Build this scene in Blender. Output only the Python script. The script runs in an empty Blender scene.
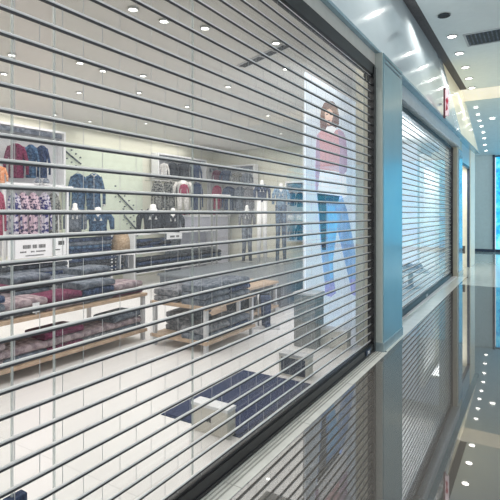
import bpy, bmesh, math, random
from mathutils import Vector, Matrix
random.seed(7)
C = bpy.context.scene.collection
PI = math.pi
# ------------------------------------------------------------------ camera
F, VX, HY, EYE = 470.0, 538.0, 212.4, 1.5
TH = math.atan((VX - 250) / F); CT, ST = math.cos(TH), math.sin(TH)
cam = bpy.data.objects.new('camera', bpy.data.cameras.new('camera')); C.objects.link(cam)
cam.location = (0, 0, EYE); cam.rotation_euler = (PI/2, 0, TH)
cam.data.sensor_width = 36; cam.data.lens = 36*F/500; cam.data.shift_y = -(250-HY)/500
cam.data.clip_start = .02
bpy.context.scene.camera = cam

def P(px, py=HY, z=None, X=None, y=None, d=None):
    """world point seen at a photo pixel, on the plane z=, X= or y=, or at camera depth d"""
    r = (px-250)/F; u = (HY-py)/F
    dx, dy, dz = r*CT - ST, r*ST + CT, u
    if z is not None: t = (z-EYE)/dz
    elif X is not None: t = X/dx
    elif y is not None: t = y/dy
    else: t = d
    return Vector((dx*t, dy*t, EYE+dz*t))
def depth(p): return -p.x*ST + p.y*CT
def ang(px): return TH - math.atan((px-250)/F)

# ------------------------------------------------------------------ materials
def _nt(name):
    m = bpy.data.materials.new(name); m.use_nodes = True
    nt = m.node_tree; return m, nt, nt.nodes['Principled BSDF']
def mat(name, c, rough=.5, metal=0, var=.06, scale=8, spec=.5, bump=0, ior=None, emit=None, es=0, coat=0):
    m, nt, b = _nt(name)
    tc = nt.nodes.new('ShaderNodeTexCoord'); n = nt.nodes.new('ShaderNodeTexNoise'); n.inputs['Scale'].default_value = scale; n.inputs['Detail'].default_value = 4
    nt.links.new(tc.outputs['Object'], n.inputs['Vector'])
    r = nt.nodes.new('ShaderNodeValToRGB')
    r.color_ramp.elements[0].position = .3; r.color_ramp.elements[1].position = .7
    r.color_ramp.elements[0].color = tuple(max(0, v*(1-var)) for v in c)+(1,)
    r.color_ramp.elements[1].color = tuple(min(1, v*(1+var)) for v in c)+(1,)
    nt.links.new(n.outputs['Fac'], r.inputs['Fac']); nt.links.new(r.outputs['Color'], b.inputs['Base Color'])
    b.inputs['Roughness'].default_value = rough; b.inputs['Metallic'].default_value = metal
    b.inputs['Specular IOR Level'].default_value = spec
    if ior: b.inputs['IOR'].default_value = ior
    if coat: b.inputs['Coat Weight'].default_value = coat; b.inputs['Coat Roughness'].default_value = .03
    if emit: b.inputs['Emission Color'].default_value = emit+(1,); b.inputs['Emission Strength'].default_value = es
    if bump:
        bp = nt.nodes.new('ShaderNodeBump'); bp.inputs['Strength'].default_value = bump; bp.inputs['Distance'].default_value = .01
        nt.links.new(n.outputs['Fac'], bp.inputs['Height']); nt.links.new(bp.outputs['Normal'], b.inputs['Normal'])
    return m
def fabric(name, a, b_, scale=30, pos=(.4, .6)):
    m, nt, b = _nt(name)
    tc = nt.nodes.new('ShaderNodeTexCoord'); n = nt.nodes.new('ShaderNodeTexNoise'); n.inputs['Scale'].default_value = scale; n.inputs['Detail'].default_value = 3
    nt.links.new(tc.outputs['Object'], n.inputs['Vector'])
    r = nt.nodes.new('ShaderNodeValToRGB'); e = r.color_ramp.elements
    e[0].position, e[1].position = pos; e[0].color = a+(1,); e[1].color = b_+(1,)
    nt.links.new(n.outputs['Fac'], r.inputs['Fac']); nt.links.new(r.outputs['Color'], b.inputs['Base Color'])
    b.inputs['Roughness'].default_value = .85; b.inputs['Specular IOR Level'].default_value = .2
    return m
def emis(name, c, s):
    m, nt, b = _nt(name)
    b.inputs['Base Color'].default_value = c+(1,); b.inputs['Emission Color'].default_value = c+(1,); b.inputs['Emission Strength'].default_value = s
    return m
def clear(name, tint, gloss_rough, veil, veil_c, k=1.0):
    """clear sheet: see-through with a Fresnel reflection and a slight milky veil"""
    m = bpy.data.materials.new(name); m.use_nodes = True; nt = m.node_tree; nt.nodes.clear()
    N = nt.nodes.new; L = nt.links.new
    out = N('ShaderNodeOutputMaterial'); tr = N('ShaderNodeBsdfTransparent'); tr.inputs[0].default_value = tint+(1,)
    gl = N('ShaderNodeBsdfGlossy'); gl.inputs['Roughness'].default_value = gloss_rough
    df = N('ShaderNodeBsdfDiffuse'); df.inputs[0].default_value = veil_c+(1,)
    fr = N('ShaderNodeLayerWeight'); fr.inputs['Blend'].default_value = .5
    pw = N('ShaderNodeMath'); pw.operation = 'POWER'; pw.inputs[1].default_value = 4.0
    mu = N('ShaderNodeMath'); mu.operation = 'MULTIPLY_ADD'; mu.inputs[1].default_value = .85*k; mu.inputs[2].default_value = .03*k
    no = N('ShaderNodeTexNoise'); no.inputs['Scale'].default_value = 1.7
    ml = N('ShaderNodeMath'); ml.operation = 'MULTIPLY'; ml.inputs[1].default_value = veil*2
    L(no.outputs['Fac'], ml.inputs[0])
    a = N('ShaderNodeMixShader'); b = N('ShaderNodeMixShader')
    L(fr.outputs['Facing'], pw.inputs[0]); L(pw.outputs[0], mu.inputs[0])
    L(ml.outputs[0], a.inputs[0]); L(tr.outputs[0], a.inputs[1]); L(df.outputs[0], a.inputs[2])
    L(mu.outputs[0], b.inputs[0]); L(a.outputs[0], b.inputs[1]); L(gl.outputs[0], b.inputs[2]); L(b.outputs[0], out.inputs[0])
    return m

def floor_mat(name, base, tile, joint, rough, ior, w=.6, spec=.5, joint_w=.004):
    m, nt, b = _nt(name); N = nt.nodes.new; L = nt.links.new
    tc = N('ShaderNodeTexCoord'); br = N('ShaderNodeTexBrick')
    br.offset = 0; br.inputs['Scale'].default_value = 1; br.inputs['Brick Width'].default_value = w; br.inputs['Row Height'].default_value = w
    br.inputs['Mortar Size'].default_value = joint_w; br.inputs['Mortar Smooth'].default_value = 1
    br.inputs['Color1'].default_value = base+(1,); br.inputs['Color2'].default_value = tile+(1,); br.inputs['Mortar'].default_value = joint+(1,)
    L(tc.outputs['Object'], br.inputs['Vector'])
    no = N('ShaderNodeTexNoise'); no.inputs['Scale'].default_value = 3; no.inputs['Detail'].default_value = 5
    L(tc.outputs['Object'], no.inputs['Vector'])
    mx = N('ShaderNodeMixRGB'); mx.blend_type = 'OVERLAY'; mx.inputs[0].default_value = .12
    L(br.outputs['Color'], mx.inputs[1]); L(no.outputs['Fac'], mx.inputs[2]); L(mx.outputs[0], b.inputs['Base Color'])
    b.inputs['Roughness'].default_value = rough; b.inputs['IOR'].default_value = ior; b.inputs['Specular IOR Level'].default_value = spec
    return m

M = dict(
 floor=floor_mat('corridor_floor', (.106,.099,.091), (.107,.100,.092), (.103,.096,.088), .02, 2.6, 2.4, joint_w=.002),
 shopfloor=floor_mat('shop_floor', (.80,.775,.765), (.83,.805,.795), (.62,.60,.59), .28, 1.4, .9),
 shopwall=mat('shop_wall', (.74,.73,.62), .8, var=.02), shopceil=mat('shop_ceiling', (.80,.775,.73), .85, var=.02),
 greenwall=mat('pegged_wall', (.66,.72,.60), .8, var=.04),
 white=mat('white_laminate', (.80,.80,.82), .4, var=.03), greyw=mat('grey_laminate', (.55,.55,.57), .5),
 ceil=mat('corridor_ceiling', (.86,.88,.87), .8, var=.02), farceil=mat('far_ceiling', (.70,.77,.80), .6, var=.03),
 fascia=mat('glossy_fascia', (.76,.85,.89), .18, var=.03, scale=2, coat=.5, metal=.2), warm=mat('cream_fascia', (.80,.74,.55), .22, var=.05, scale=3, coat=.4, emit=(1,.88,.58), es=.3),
 bluetrim=mat('blue_trim', (.38,.54,.62), .25, metal=.4), header=mat('champagne_metal', (.60,.585,.54), .4, metal=.15, var=.05),
 jamb=mat('pale_jamb', (.56,.60,.56), .35, metal=.15, var=.04), pillar=mat('blue_glass_cladding', (.30,.46,.52), .24, metal=.35, var=.05, scale=2, coat=.12),
 beige=mat('beige_stone', (.58,.54,.43), .3, var=.05, coat=.2), black=mat('black_metal', (.012,.012,.014), .35, var=.2),
 rod=mat('aluminium_rod', (.80,.79,.77), .42, metal=.2, var=.05), lip=mat('dark_gasket', (.05,.05,.055), .6),  # dark trim tone, also the painted shade under the shutter rods
 joint=mat('panel_joint', (.52,.52,.51), .5, var=.1), sill=mat('grooved_threshold', (.74,.74,.69), .35, metal=.1, var=.08),
 sill2=mat('threshold_groove', (.36,.36,.33), .5), sillw=mat('sill_front_stone', (.76,.77,.71), .18, var=.05, coat=.4),
 slot=mat('dark_slot', (.10,.085,.085), .7, var=.3, scale=40), vent=mat('dark_vent', (.03,.03,.035), .7),
 panel=clear('clear_panel', (.97,.975,.97), .04, .02, (.85,.86,.86), .65), panel2=clear('clear_panel_hazy', (.86,.92,.97), .06, .30, (.82,.91,.97), .85),  # second panel: bluish reflected light put into its veil and tint
 glass=clear('shop_glass', (.97,.985,.975), .01, .01, (.9,.95,.92), 1.1), edge=clear('glass_edge', (.93,.96,.95), .1, .4, (.85,.88,.88), .6),
 lens=emis('lamp_lens', (1,.97,.9), 14), lens2=emis('small_lamp_lens', (1,.98,.93), 9), rim=mat('lamp_rim', (.75,.75,.73), .35),
 wood=mat('light_wood', (.46,.33,.23), .45, var=.18, scale=14), steel=mat('steel', (.5,.5,.5), .3, metal=.9),
 maroon=fabric('maroon_cloth', (.085,.014,.038), (.16,.035,.08)), navy=fabric('navy_cloth', (.012,.02,.05), (.05,.075,.15)),
 denim=fabric('denim', (.015,.035,.08), (.08,.15,.25), 22), ldenim=fabric('light_denim', (.12,.22,.36), (.35,.48,.60), 22),
 blackc=fabric('black_cloth', (.006,.007,.012), (.04,.045,.06), 26), grey=fabric('grey_cloth', (.10,.105,.12), (.24,.24,.26), 28),
 slate=fabric('slate_cloth', (.07,.085,.11), (.18,.20,.24), 18), platform=mat('slate_deck', (.17,.19,.21), .3, var=.08), platform2=mat('slate_skirt', (.13,.145,.17), .45), mauve=fabric('mauve_cloth', (.20,.15,.17), (.38,.31,.32), 20),
 floral=fabric('floral_cloth', (.04,.04,.16), (.62,.58,.66), 26, (.45,.52)), floral2=fabric('pink_floral_cloth', (.05,.04,.10), (.68,.52,.60), 26, (.42,.5)),
 pale=fabric('pale_cloth', (.50,.48,.46), (.74,.72,.70)), crimson=fabric('crimson_cloth', (.22,.02,.06), (.36,.06,.12)),
 orange=fabric('orange_cloth', (.60,.20,.08), (.75,.40,.25)), brown=fabric('brown_paper', (.34,.24,.15), (.48,.36,.25)),
 pattern=fabric('speckled_cloth', (.03,.03,.035), (.30,.30,.28), 34, (.44,.56)), skin=mat('mannequin_white', (.85,.84,.83), .35),
 lilac=mat('lilac_counter', (.50,.50,.58), .4, var=.05), rug=fabric('navy_mat', (.022,.03,.075), (.05,.065,.135), 60),
 boxw=mat('ivory_box', (.66,.63,.57), .5), mark=mat('dark_mark', (.06,.06,.06), .6), boxdark=mat('slate_box_front', (.05,.055,.085), .5, var=.2),
 plinth=mat('grey_plinth', (.24,.24,.235), .6, var=.15, scale=20), farwall=mat('far_wall', (.58,.68,.70), .45, var=.04),
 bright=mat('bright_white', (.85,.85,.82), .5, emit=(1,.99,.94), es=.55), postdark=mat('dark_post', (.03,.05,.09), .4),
 red=mat('red_sign', (.50,.03,.07), .4), redframe=mat('dark_red_frame', (.10,.02,.03), .4), pinkp=mat('sign_face', (.85,.68,.72), .4, emit=(1,.75,.8), es=.25),
 p_panel=mat('poster_panel', (.66,.72,.80), .5, var=.03, scale=1, emit=(.80,.88,1), es=.55), p_hair=mat('poster_hair', (.17,.095,.085), .6, var=.3, scale=25, emit=(.17,.095,.085), es=.85), p_face=mat('poster_face', (.72,.50,.42), .6, emit=(.72,.50,.42), es=.85),
 p_sweater=mat('poster_sweater', (.58,.33,.36), .6, var=.15, scale=16, emit=(.58,.33,.36), es=.85), p_sleeve=mat('poster_sleeve', (.42,.30,.42), .6, var=.15, scale=14, emit=(.42,.30,.42), es=.85), p_white=mat('poster_white', (.82,.82,.85), .6, emit=(.82,.82,.85), es=.85), p_jean=mat('poster_jean', (.20,.33,.58), .6, var=.4, scale=10, emit=(.20,.33,.58), es=.85),
 p_dark=mat('poster_dark', (.03,.05,.12), .6), p_purple=mat('poster_purple', (.28,.27,.55), .6, var=.2, scale=12, emit=(.28,.27,.55), es=.85), p_lip=mat('poster_lip', (.45,.15,.15), .6), p_cyan=mat('poster_cyan', (.16,.40,.70), .6, var=.3, scale=10, emit=(.16,.40,.70), es=.85),
)

# ------------------------------------------------------------------ mesh helpers
def BM(): return bmesh.new()
def box(bm, x0, x1, y0, y1, z0, z1, mi=0):
    v = [bm.verts.new(p) for p in ((x0,y0,z0),(x1,y0,z0),(x1,y1,z0),(x0,y1,z0),(x0,y0,z1),(x1,y0,z1),(x1,y1,z1),(x0,y1,z1))]
    for f in ((3,2,1,0),(4,5,6,7),(0,1,5,4),(1,2,6,5),(2,3,7,6),(3,0,4,7)):
        q = bm.faces.new([v[i] for i in f]); q.material_index = mi
    return bm
def poly(bm, pts, mi=0):
    f = bm.faces.new([bm.verts.new(p) for p in pts]); f.material_index = mi; return bm
def loft(bm, rings, n=14, mi=0, cap=True):
    """rings of (centre, axis_u, axis_v)"""
    vs = []
    for c, u, v in rings:
        vs.append([bm.verts.new(c + u*math.cos(2*PI*i/n) + v*math.sin(2*PI*i/n)) for i in range(n)])
    for a, b in zip(vs, vs[1:]):
        for i in range(n):
            f = bm.faces.new((a[i], a[(i+1)%n], b[(i+1)%n], b[i])); f.material_index = mi; f.smooth = True
    if cap:
        for r in (list(reversed(vs[0])), vs[-1]):
            f = bm.faces.new(r); f.material_index = mi
    return bm
def lathe(bm, prof, ry=1.0, off=(0,0,0), n=14, mi=0, cap=True):
    o = Vector(off)
    return loft(bm, [(o+Vector((0,0,z)), Vector((r,0,0)), Vector((0,r*ry,0))) for z, r in prof], n, mi, cap)
def tube(bm, pts, rad, n=8, mi=0):
    pts = [Vector(p) for p in pts]; rings = []
    for i, p in enumerate(pts):
        d = (pts[min(i+1, len(pts)-1)] - pts[max(i-1, 0)]).normalized()
        a = Vector((0,1,0)) if abs(d.y) < .9 else Vector((1,0,0))
        u = d.cross(a).normalized(); v = d.cross(u).normalized()
        r = rad[i] if isinstance(rad, (list, tuple)) else rad
        rings.append((p, u*r, v*r))
    return loft(bm, rings, n, mi)
def obj(name, bm, m, parent=None, bevel=0, seg=2):
    bmesh.ops.recalc_face_normals(bm, faces=bm.faces[:])
    me = bpy.data.meshes.new(name); bm.to_mesh(me); bm.free()
    for x in (m if isinstance(m, (list, tuple)) else [m]): me.materials.append(x)
    o = bpy.data.objects.new(name, me); C.objects.link(o)
    if parent: o.parent = parent
    if bevel:
        b = o.modifiers.new('bevel', 'BEVEL'); b.width = bevel; b.segments = seg; b.limit_method = 'ANGLE'
    return o
def tag(o, label, cat, group=None):
    o['label'] = label; o['category'] = cat
    if group: o['group'] = group
    return o
def thing(name, label, cat, loc=(0,0,0), rz=0, group=None):
    o = bpy.data.objects.new(name, None); C.objects.link(o); o.empty_display_size = .1
    o.location = loc; o.rotation_euler = (0,0,rz); return tag(o, label, cat, group)
def struct(name, bm, m, bevel=0):
    o = obj(name, bm, m, bevel=bevel); o['kind'] = 'structure'; return o
def dup(root, loc, rz=0, label=None, group=None, scale=None):
    r = root.copy(); C.objects.link(r); r.location = loc; r.rotation_euler = (0,0,rz)
    if label: r['label'] = label
    if group: r['group'] = group
    if scale: r.scale = scale
    for ch in list(root.children):
        c = ch.copy(); C.objects.link(c); c.parent = r
        for g in list(ch.children):
            d = g.copy(); C.objects.link(d); d.parent = c
    return r
ORD = ['', 'first', 'second', 'third', 'fourth', 'fifth', 'sixth', 'seventh', 'eighth', 'ninth', 'tenth', 'eleventh', 'twelfth', 'thirteenth', 'fourteenth', 'fifteenth', 'sixteenth', 'seventeenth', 'eighteenth', 'nineteenth', 'twentieth']

# ================================================================== THE SETTING
D = 1.526                                            # near shutter plane, X = -D
CZ = 4.95                                            # corridor ceiling
struct('floor', box(BM(), -1.60, 7, -3, 20.4, -.1, 0), M['floor'])
sf = struct('floor_shop', box(BM(), -8.1, -1.60, -4, 12.2, -.1, .004), M['shopfloor'])
b = BM(); box(b, -1.70, 7, -3, 14.5, CZ, CZ+.1)
struct('ceiling', b, M['ceil'])
b = BM(); box(b, -1.90, -1.70, -3, 14.45, CZ+.01, CZ+.08)
struct('ceiling_slot', b, M['slot'])
# recess between the two ceilings, its face glowing in place of cove light, then the sloping far ceiling
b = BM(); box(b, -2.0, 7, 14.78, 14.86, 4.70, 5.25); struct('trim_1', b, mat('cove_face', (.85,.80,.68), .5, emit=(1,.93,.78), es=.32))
b = BM(); poly(b, [(-2.0,14.5,5.2),(7,14.5,5.2),(7,14.9,5.2),(-2.0,14.9,5.2)]); struct('trim_2', b, M['white'])
b = BM()
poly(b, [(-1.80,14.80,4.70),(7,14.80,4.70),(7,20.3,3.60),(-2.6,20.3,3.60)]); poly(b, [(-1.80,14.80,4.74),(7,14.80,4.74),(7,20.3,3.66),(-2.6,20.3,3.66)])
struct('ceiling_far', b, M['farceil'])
# near shop shell
struct('ceiling_shop', box(BM(), -8.1, -1.60, -4, 12.2, 3.22, 3.32), M['shopceil'])
struct('wall_back', box(BM(), -8.2, -8.0, -4, 12.2, 0, 3.25), M['shopwall'])
struct('wall_end', box(BM(), -8.0, -3.3, 11.0, 11.2, 0, 3.25), M['shopwall'])
struct('wall_near', box(BM(), -8.0, -1.60, -3.2, -3.0, 0, 3.25), M['shopwall'])
struct('wall_return', box(BM(), -1.76, -1.58, 5.16, 5.9, 0, 3.22), mat('return_wall', (.62,.58,.49), .7))
struct('wall_partition', box(BM(), -3.3, -3.2, 7.05, 11.2, 0, 3.25), M['white'])
struct('wall_side', box(BM(), -3.2, -1.76, 7.0, 7.06, 0, 3.25), M['white'])
struct('wall_corner', box(BM(), -1.75, -1.45, -3.0, -.9, 0, 3.22), M['jamb'])
# header band above the shutters, blue trim line, leaning glossy fascia
struct('wall_header', box(BM(), -1.62, -1.50, -.9, 5.06, 3.09, 3.215), M['header'])
b = BM(); box(b, -1.80, -1.55, 5.87, 11.9, 3.02, 3.215); struct('wall_header_far', b, mat('silver_header', (.56,.60,.63), .4, metal=.2))
struct('trim_3', box(BM(), -1.62, -1.455, -.9, 15.2, 3.215, 3.245), M['bluetrim'])
def lean(y0, y1, n=1):
    b = BM()
    for i in range(n):
        a, c = y0+(y1-y0)*i/n, y0+(y1-y0)*(i+1)/n
        v = [(-1.475,a,3.245),(-1.475,c,3.245),(-1.885,c,5.0),(-1.885,a,5.0)]; poly(b, v)
    poly(b, [(-1.60,y0,3.245),(-1.60,y1,3.245),(-1.98,y1,5.0),(-1.98,y0,5.0)])
    return b
struct('wall_fascia', lean(-3, 11.6), M['fascia'])
struct('wall_fascia_far', lean(11.6, 15.2), M['warm'])  # warm cove light put into the cream colour and glow here
# panel seams of the fascia
# pillar between the two shop fronts
pl = thing('pillar', '', 'pillar', (0,0,0)); del pl['label']; del pl['category']; pl['kind'] = 'structure'
obj('shaft', box(BM(), -1.58, -1.415, 5.06, 5.87, .10, 3.215), M['pillar'], pl)
obj('jamb_strip', box(BM(), -1.58, -1.425, 5.035, 5.06, .10, 3.215), M['jamb'], pl)
obj('plinth', box(BM(), -1.58, -1.405, 5.03, 5.875, 0, .10), mat('pillar_plinth', (.34,.42,.44), .2, metal=.3), pl, bevel=.004)
b = BM(); box(b, -1.50, -1.4135, 5.10, 5.84, 3.115, 3.13); box(b, -1.50, -1.4135, 5.10, 5.84, 3.165, 3.18)
obj('groove', b, M['postdark'], pl)
# thresholds
b = BM(); box(b, -1.60, -1.372, -.9, 5.05, 0, .004); struct('trim_4', b, M['sill'])
b = BM()
for x in (-1.478, -1.452, -1.426): box(b, x-.005, x+.005, -.9, 5.03, .003, .006)
for y in (.35, 1.25, 2.15, 3.05, 3.95, 4.85): box(b, -1.48, -1.372, y-.0015, y+.0015, .003, .0055)
struct('trim_5', b, M['sill2'])
b = BM(); poly(b, [(-1.80,5.85,.003),(-1.372,5.05,.003),(-1.39,9,.003),(-1.42,11.9,.003),(-1.80,11.9,.003)])
struct('trim_6', b, M['sillw'])
# second display window behind the far shutter
struct('floor_window', box(BM(), -3.2, -1.60, 7.06, 12.2, .006, .012), M['shopfloor'])
# pillar 2, third shop
pl2 = thing('pillar_far', '', 'x'); del pl2['label']; del pl2['category']; pl2['kind'] = 'structure'
obj('shaft', box(BM(), -2.0, -1.60, 11.86, 12.62, .09, 3.215), M['beige'], pl2)
obj('glazed_side', box(BM(), -1.60, -1.585, 12.0, 12.6, .09, 3.0), mat('pale_blue_cladding', (.36,.52,.66), .12, metal=.3), pl2)
obj('plinth', box(BM(), -2.0, -1.575, 11.85, 12.63, 0, .09), M['beige'], pl2)
b = BM(); box(b, -2.6, -2.5, 12.6, 14.6, 0, 3.0); struct('wall_third', b, M['bright'])  # wall glows in place of the lit third shop interior
struct('wall_third_header', box(BM(), -1.9, -1.60, 12.6, 15.2, 2.75, 3.215), mat('third_header', (.52,.60,.66), .3, metal=.3))
b = BM(); box(b, -1.66, -1.60, 12.62, 14.15, 2.68, 2.75); box(b, -1.66, -1.60, 14.10, 14.17, 0, 2.75); struct('window_1', b, M['postdark'])
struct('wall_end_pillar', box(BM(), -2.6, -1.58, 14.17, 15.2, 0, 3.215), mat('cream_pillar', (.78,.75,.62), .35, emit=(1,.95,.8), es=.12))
b = BM(); box(b, -3.1, -1.372, 11.9, 20.4, 0, .002); box(b, -1.372, 7, 10.6, 20.4, 0, .002); struct('floor_third', b, mat('pale_floor', (.52,.55,.51), .05, spec=.6, ior=1.7))  # pale corridor patch paints the far wall's reflection into the floor colour
# far end of the corridor
struct('wall_far', box(BM(), -3.2, -1.46, 20.0, 20.2, 0, 3.7), M['farwall'])
struct('baseboard_far', box(BM(), -3.2, -1.46, 19.97, 20.0, 0, .10), M['postdark'])
struct('wall_left_far', box(BM(), -3.2, -3.1, 15.2, 20.0, 0, 3.9), M['farwall'])
struct('trim_7', box(BM(), -1.46, -1.39, 19.93, 20.2, 0, 3.7), M['postdark'])

# blue lit screen wall
m, nt, bb = _nt('blue_screen'); N = nt.nodes.new; L = nt.links.new
tc = N('ShaderNodeTexCoord'); n1 = N('ShaderNodeTexNoise'); n1.inputs['Scale'].default_value = 2.2; n1.inputs['Detail'].default_value = 5; n1.inputs['Roughness'].default_value = .65
L(tc.outputs['Object'], n1.inputs['Vector']); rp = N('ShaderNodeValToRGB'); e = rp.color_ramp.elements
e[0].position = .36; e[0].color = (.01,.16,.48,1); e[1].position = .66; e[1].color = (.30,.88,.95,1)
k = e.new(.48); k.color = (.02,.50,.82,1)
L(n1.outputs['Fac'], rp.inputs['Fac']); L(rp.outputs['Color'], bb.inputs['Emission Color']); bb.inputs['Emission Strength'].default_value = 1.35
bb.inputs['Base Color'].default_value = (.02,.1,.2,1)
scr = thing('video_wall', 'glowing cyan blue screen wall closing the far end of the corridor', 'screen', (0,20.05,0))
b = BM(); box(b, -1.36, 6.9, 0, .06, .10, 3.6); obj('display_panel', b, m, scr)
b = BM(); box(b, -1.38, 6.95, -.02, .1, 0, .10); box(b, -1.38, 6.95, -.02, .1, 3.6, 3.66); obj('frame', b, M['postdark'], scr)

# ================================================================== ROLLING SHUTTERS
PITCH = .0857
def make_shutter(label, loc, rz, u0, u1, kmin, kmax, zbar, panel_m, jw, rod_r, group):
    """local axes: u along +Y, outward +X"""
    t = thing('rolling_shutter', label, 'shutter', loc, rz, group)
    for k_ in range(kmin, kmax+1):
        z = EYE + k_*PITCH
        b = BM(); tube(b, [(0,u0,z+.0035),(0,u1,z+.0035)], rod_r, 10)
        box(b, -rod_r*.9, rod_r*.9, u0, u1, z-.0085, z-.0015, 1)  # dark strip standing in for the shaded underside of the rod
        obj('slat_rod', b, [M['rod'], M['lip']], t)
    for k_ in range(kmin-1, kmax+1):
        z0 = max(EYE + k_*PITCH, zbar); z1 = min(EYE + (k_+1)*PITCH, 3.0)
        if z1-z0 < .02: continue
        off = 0 if k_ % 2 == 0 else .095; us = [(u0, 0)]
        for i in range(int((u0-off)/.19)-1, int(u1/.19)+2):
            u = i*.19+off
            if u0+.02 < u < u1-.02: us += [(u-jw, 1), (u+jw, 0)]
        us.append((u1, 0)); b = BM()
        cols = [(b.verts.new((0,u,z0)), b.verts.new((0,u,z1))) for u, _ in us]
        for i in range(len(us)-1):
            f = b.faces.new((cols[i][0], cols[i+1][0], cols[i+1][1], cols[i][1])); f.material_index = us[i][1]
        obj('clear_panel_row', b, [panel_m, M['joint']], t)
    b = BM(); box(b, -.028, .028, u0, u1, .006, zbar); box(b, .028, .034, u0, u1, .012, .032); box(b, -.014, .020, u0, u1, zbar, zbar+.012)
    bar = obj('bottom_bar', b, M['black'], t)
    return t, bar
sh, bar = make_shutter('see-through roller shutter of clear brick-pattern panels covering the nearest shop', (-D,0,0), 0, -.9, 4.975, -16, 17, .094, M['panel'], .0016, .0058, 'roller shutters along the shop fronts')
b = BM(); box(b, .028, .040, 4.70, 4.84, .035, .085); lk = obj('lock', b, M['postdark'], bar, bevel=.003)
b = BM(); box(b, .040, .042, 4.745, 4.785, .048, .074); obj('lock_plate', b, M['white'], bar)
b = BM(); box(b, -.035, .035, 4.965, 4.985, 0, 3.06); box(b, -.035, -.015, 4.985, 5.033, 0, 3.06); box(b, .018, .035, 4.985, 5.033, 0, 3.06)
for k_ in range(-16, 18): box(b, .012, .030, 4.945, 4.968, EYE+k_*PITCH-.014, EYE+k_*PITCH+.012)
obj('guide_rail', b, M['black'], sh)
b = BM(); box(b, -.05, .024, -.9, 5.03, 2.975, 3.09); obj('header_slot', b, M['black'], sh)
for y_ in (4.83, 4.74): obj('safety_catch', box(BM(), -.004, .014, y_, y_+.025, 2.865, 2.93), M['black'], sh)

A2, B2 = P(403, 315.4, z=0.0), P(450.6, 276.9, z=0.0)
rz2 = -math.atan2(B2.x-A2.x, B2.y-A2.y); L2 = (B2-A2).length
A2o = A2 - (B2-A2).normalized()*1.0
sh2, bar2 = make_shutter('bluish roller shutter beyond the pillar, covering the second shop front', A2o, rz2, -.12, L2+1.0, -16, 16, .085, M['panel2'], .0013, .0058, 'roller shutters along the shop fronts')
b = BM(); box(b, .028, .036, 2.6, 2.75, .02, .06); obj('lock', b, M['greyw'], bar2)
b = BM(); box(b, -.035, .045, L2+.985, L2+1.06, 0, 3.0)
for k_ in range(-16, 17): box(b, .012, .05, L2+.955, L2+.985, EYE+k_*PITCH-.014, EYE+k_*PITCH+.012)
obj('guide_rail', b, M['black'], sh2)
b = BM(); box(b, -.05, .03, -.1, L2+1.05, 2.94, 3.03); obj('header_slot', b, M['black'], sh2)

# ================================================================== GLASS DOORS BEHIND THE SHUTTER
XG = -1.66
def pane(y0, y1, label):
    t = thing('glass_door', label, 'glass door', (XG, y0, .006), 0, 'frameless glass doors behind the near shutter')
    w = y1-y0
    b = BM(); poly(b, [(0,0,0),(0,w,0),(0,w,3.1),(0,0,3.1)]); obj('pane', b, M['glass'], t)
    for u in (0, w):
        b = BM(); box(b, -.005, .005, u-.003, u+.003, 0, 3.1); obj('polished_edge', b, M['edge'], t)
    return t
g1 = pane(-.15, P(12, X=XG).y, 'leftmost frameless glass door with a dark patch lock, behind the nearest shutter')
yl = P(17, X=XG); zl = P(17, 496, X=XG).z
g2 = pane(P(54, X=XG).y, P(192.5, X=XG).y, 'clear frameless glass pane behind the shutter, in front of the white rack of tops')
g3 = pane(P(192.5, X=XG).y, 5.15, 'wide clear glass pane behind the shutter, in front of the navy mat and poster')
b = BM(); w1 = yl.y - g1.location.y
box(b, -.02, .02, w1-.045, w1+.03, zl-.085, zl); obj('patch_lock', b, M['navy'], g1, bevel=.004)

# ================================================================== POSTER
XP = -2.25
ps = thing('lightbox_poster', 'tall white poster of a woman in a pink sweater and jeans, behind the shutter', 'poster', (0,0,0))
p0, p1 = P(306, X=XP), P(364, X=XP)
obj('panel', box(BM(), XP-.02, XP-.002, p0.y, p1.y, .006, 3.1), M['p_panel'], ps)
def pp(name, pts, mm, layer):
    b = BM(); poly(b, [tuple(P(x, y, X=XP+.0015*layer)) for x, y in pts]); return obj(name, b, mm, ps)
pp('printed_shirt', [(318,164),(346,168),(347,196),(338,200),(318,197),(316,180)], M['p_white'], 1)
pp('printed_trousers', [(317,193),(342,196),(347,210),(353,240),(359,272),(361,284),(350,284),(345,262),(338,232),(334,215),(332,240),(334,284),(325,285),(321,250),(319,220)], M['p_jean'], 1)
pp('printed_trouser_highlight', [(328,206),(335,206),(338,222),(333,260),(333,278),(330,278),(328,240)], M['p_cyan'], 2)  # cyan strip paints the blue screen's reflection over the trousers
pp('printed_trouser_shade', [(317,193.5),(326,194.5),(326.5,215),(326,250),(322,250),(320,222)], M['p_dark'], 2)  # dark strip down the left trouser leg
pp('printed_waistband', [(317,193),(340,196),(338,202),(318,200)], M['p_dark'], 2)
pp('printed_shoe', [(325,281),(334,281),(336,293),(331,297),(325,295)], M['p_purple'], 2)
pp('printed_shoe', [(350,279),(361,279),(365,292),(360,298),(351,294)], M['p_purple'], 2)
pp('printed_sweater', [(317,135),(322,130),(330,133),(339,129),(343,132),(343,166),(340,172),(318,169),(316,152)], M['p_sweater'], 2)
pp('printed_sleeve', [(338,130),(343,131.5),(346,138),(347.5,156),(347,171),(342,176),(339,172),(340,150)], M['p_sleeve'], 3)
pp('printed_sleeve', [(317,135),(319,134),(320,150),(320,170),(318,190),(315.5,190),(315.5,165),(316,148)], M['p_sleeve'], 3)
pp('printed_scarf', [(324,125),(328,127),(333,124),(336,129),(334,133),(329,134),(324,131)], M['p_white'], 4)
pp('printed_hair', [(324,103),(328,101),(333,101.5),(337,106),(339,115),(339,124),(336,128),(332,126),(327,126.5),(325,131),(320.5,129),(320,120),(321,110)], M['p_hair'], 5)
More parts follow.
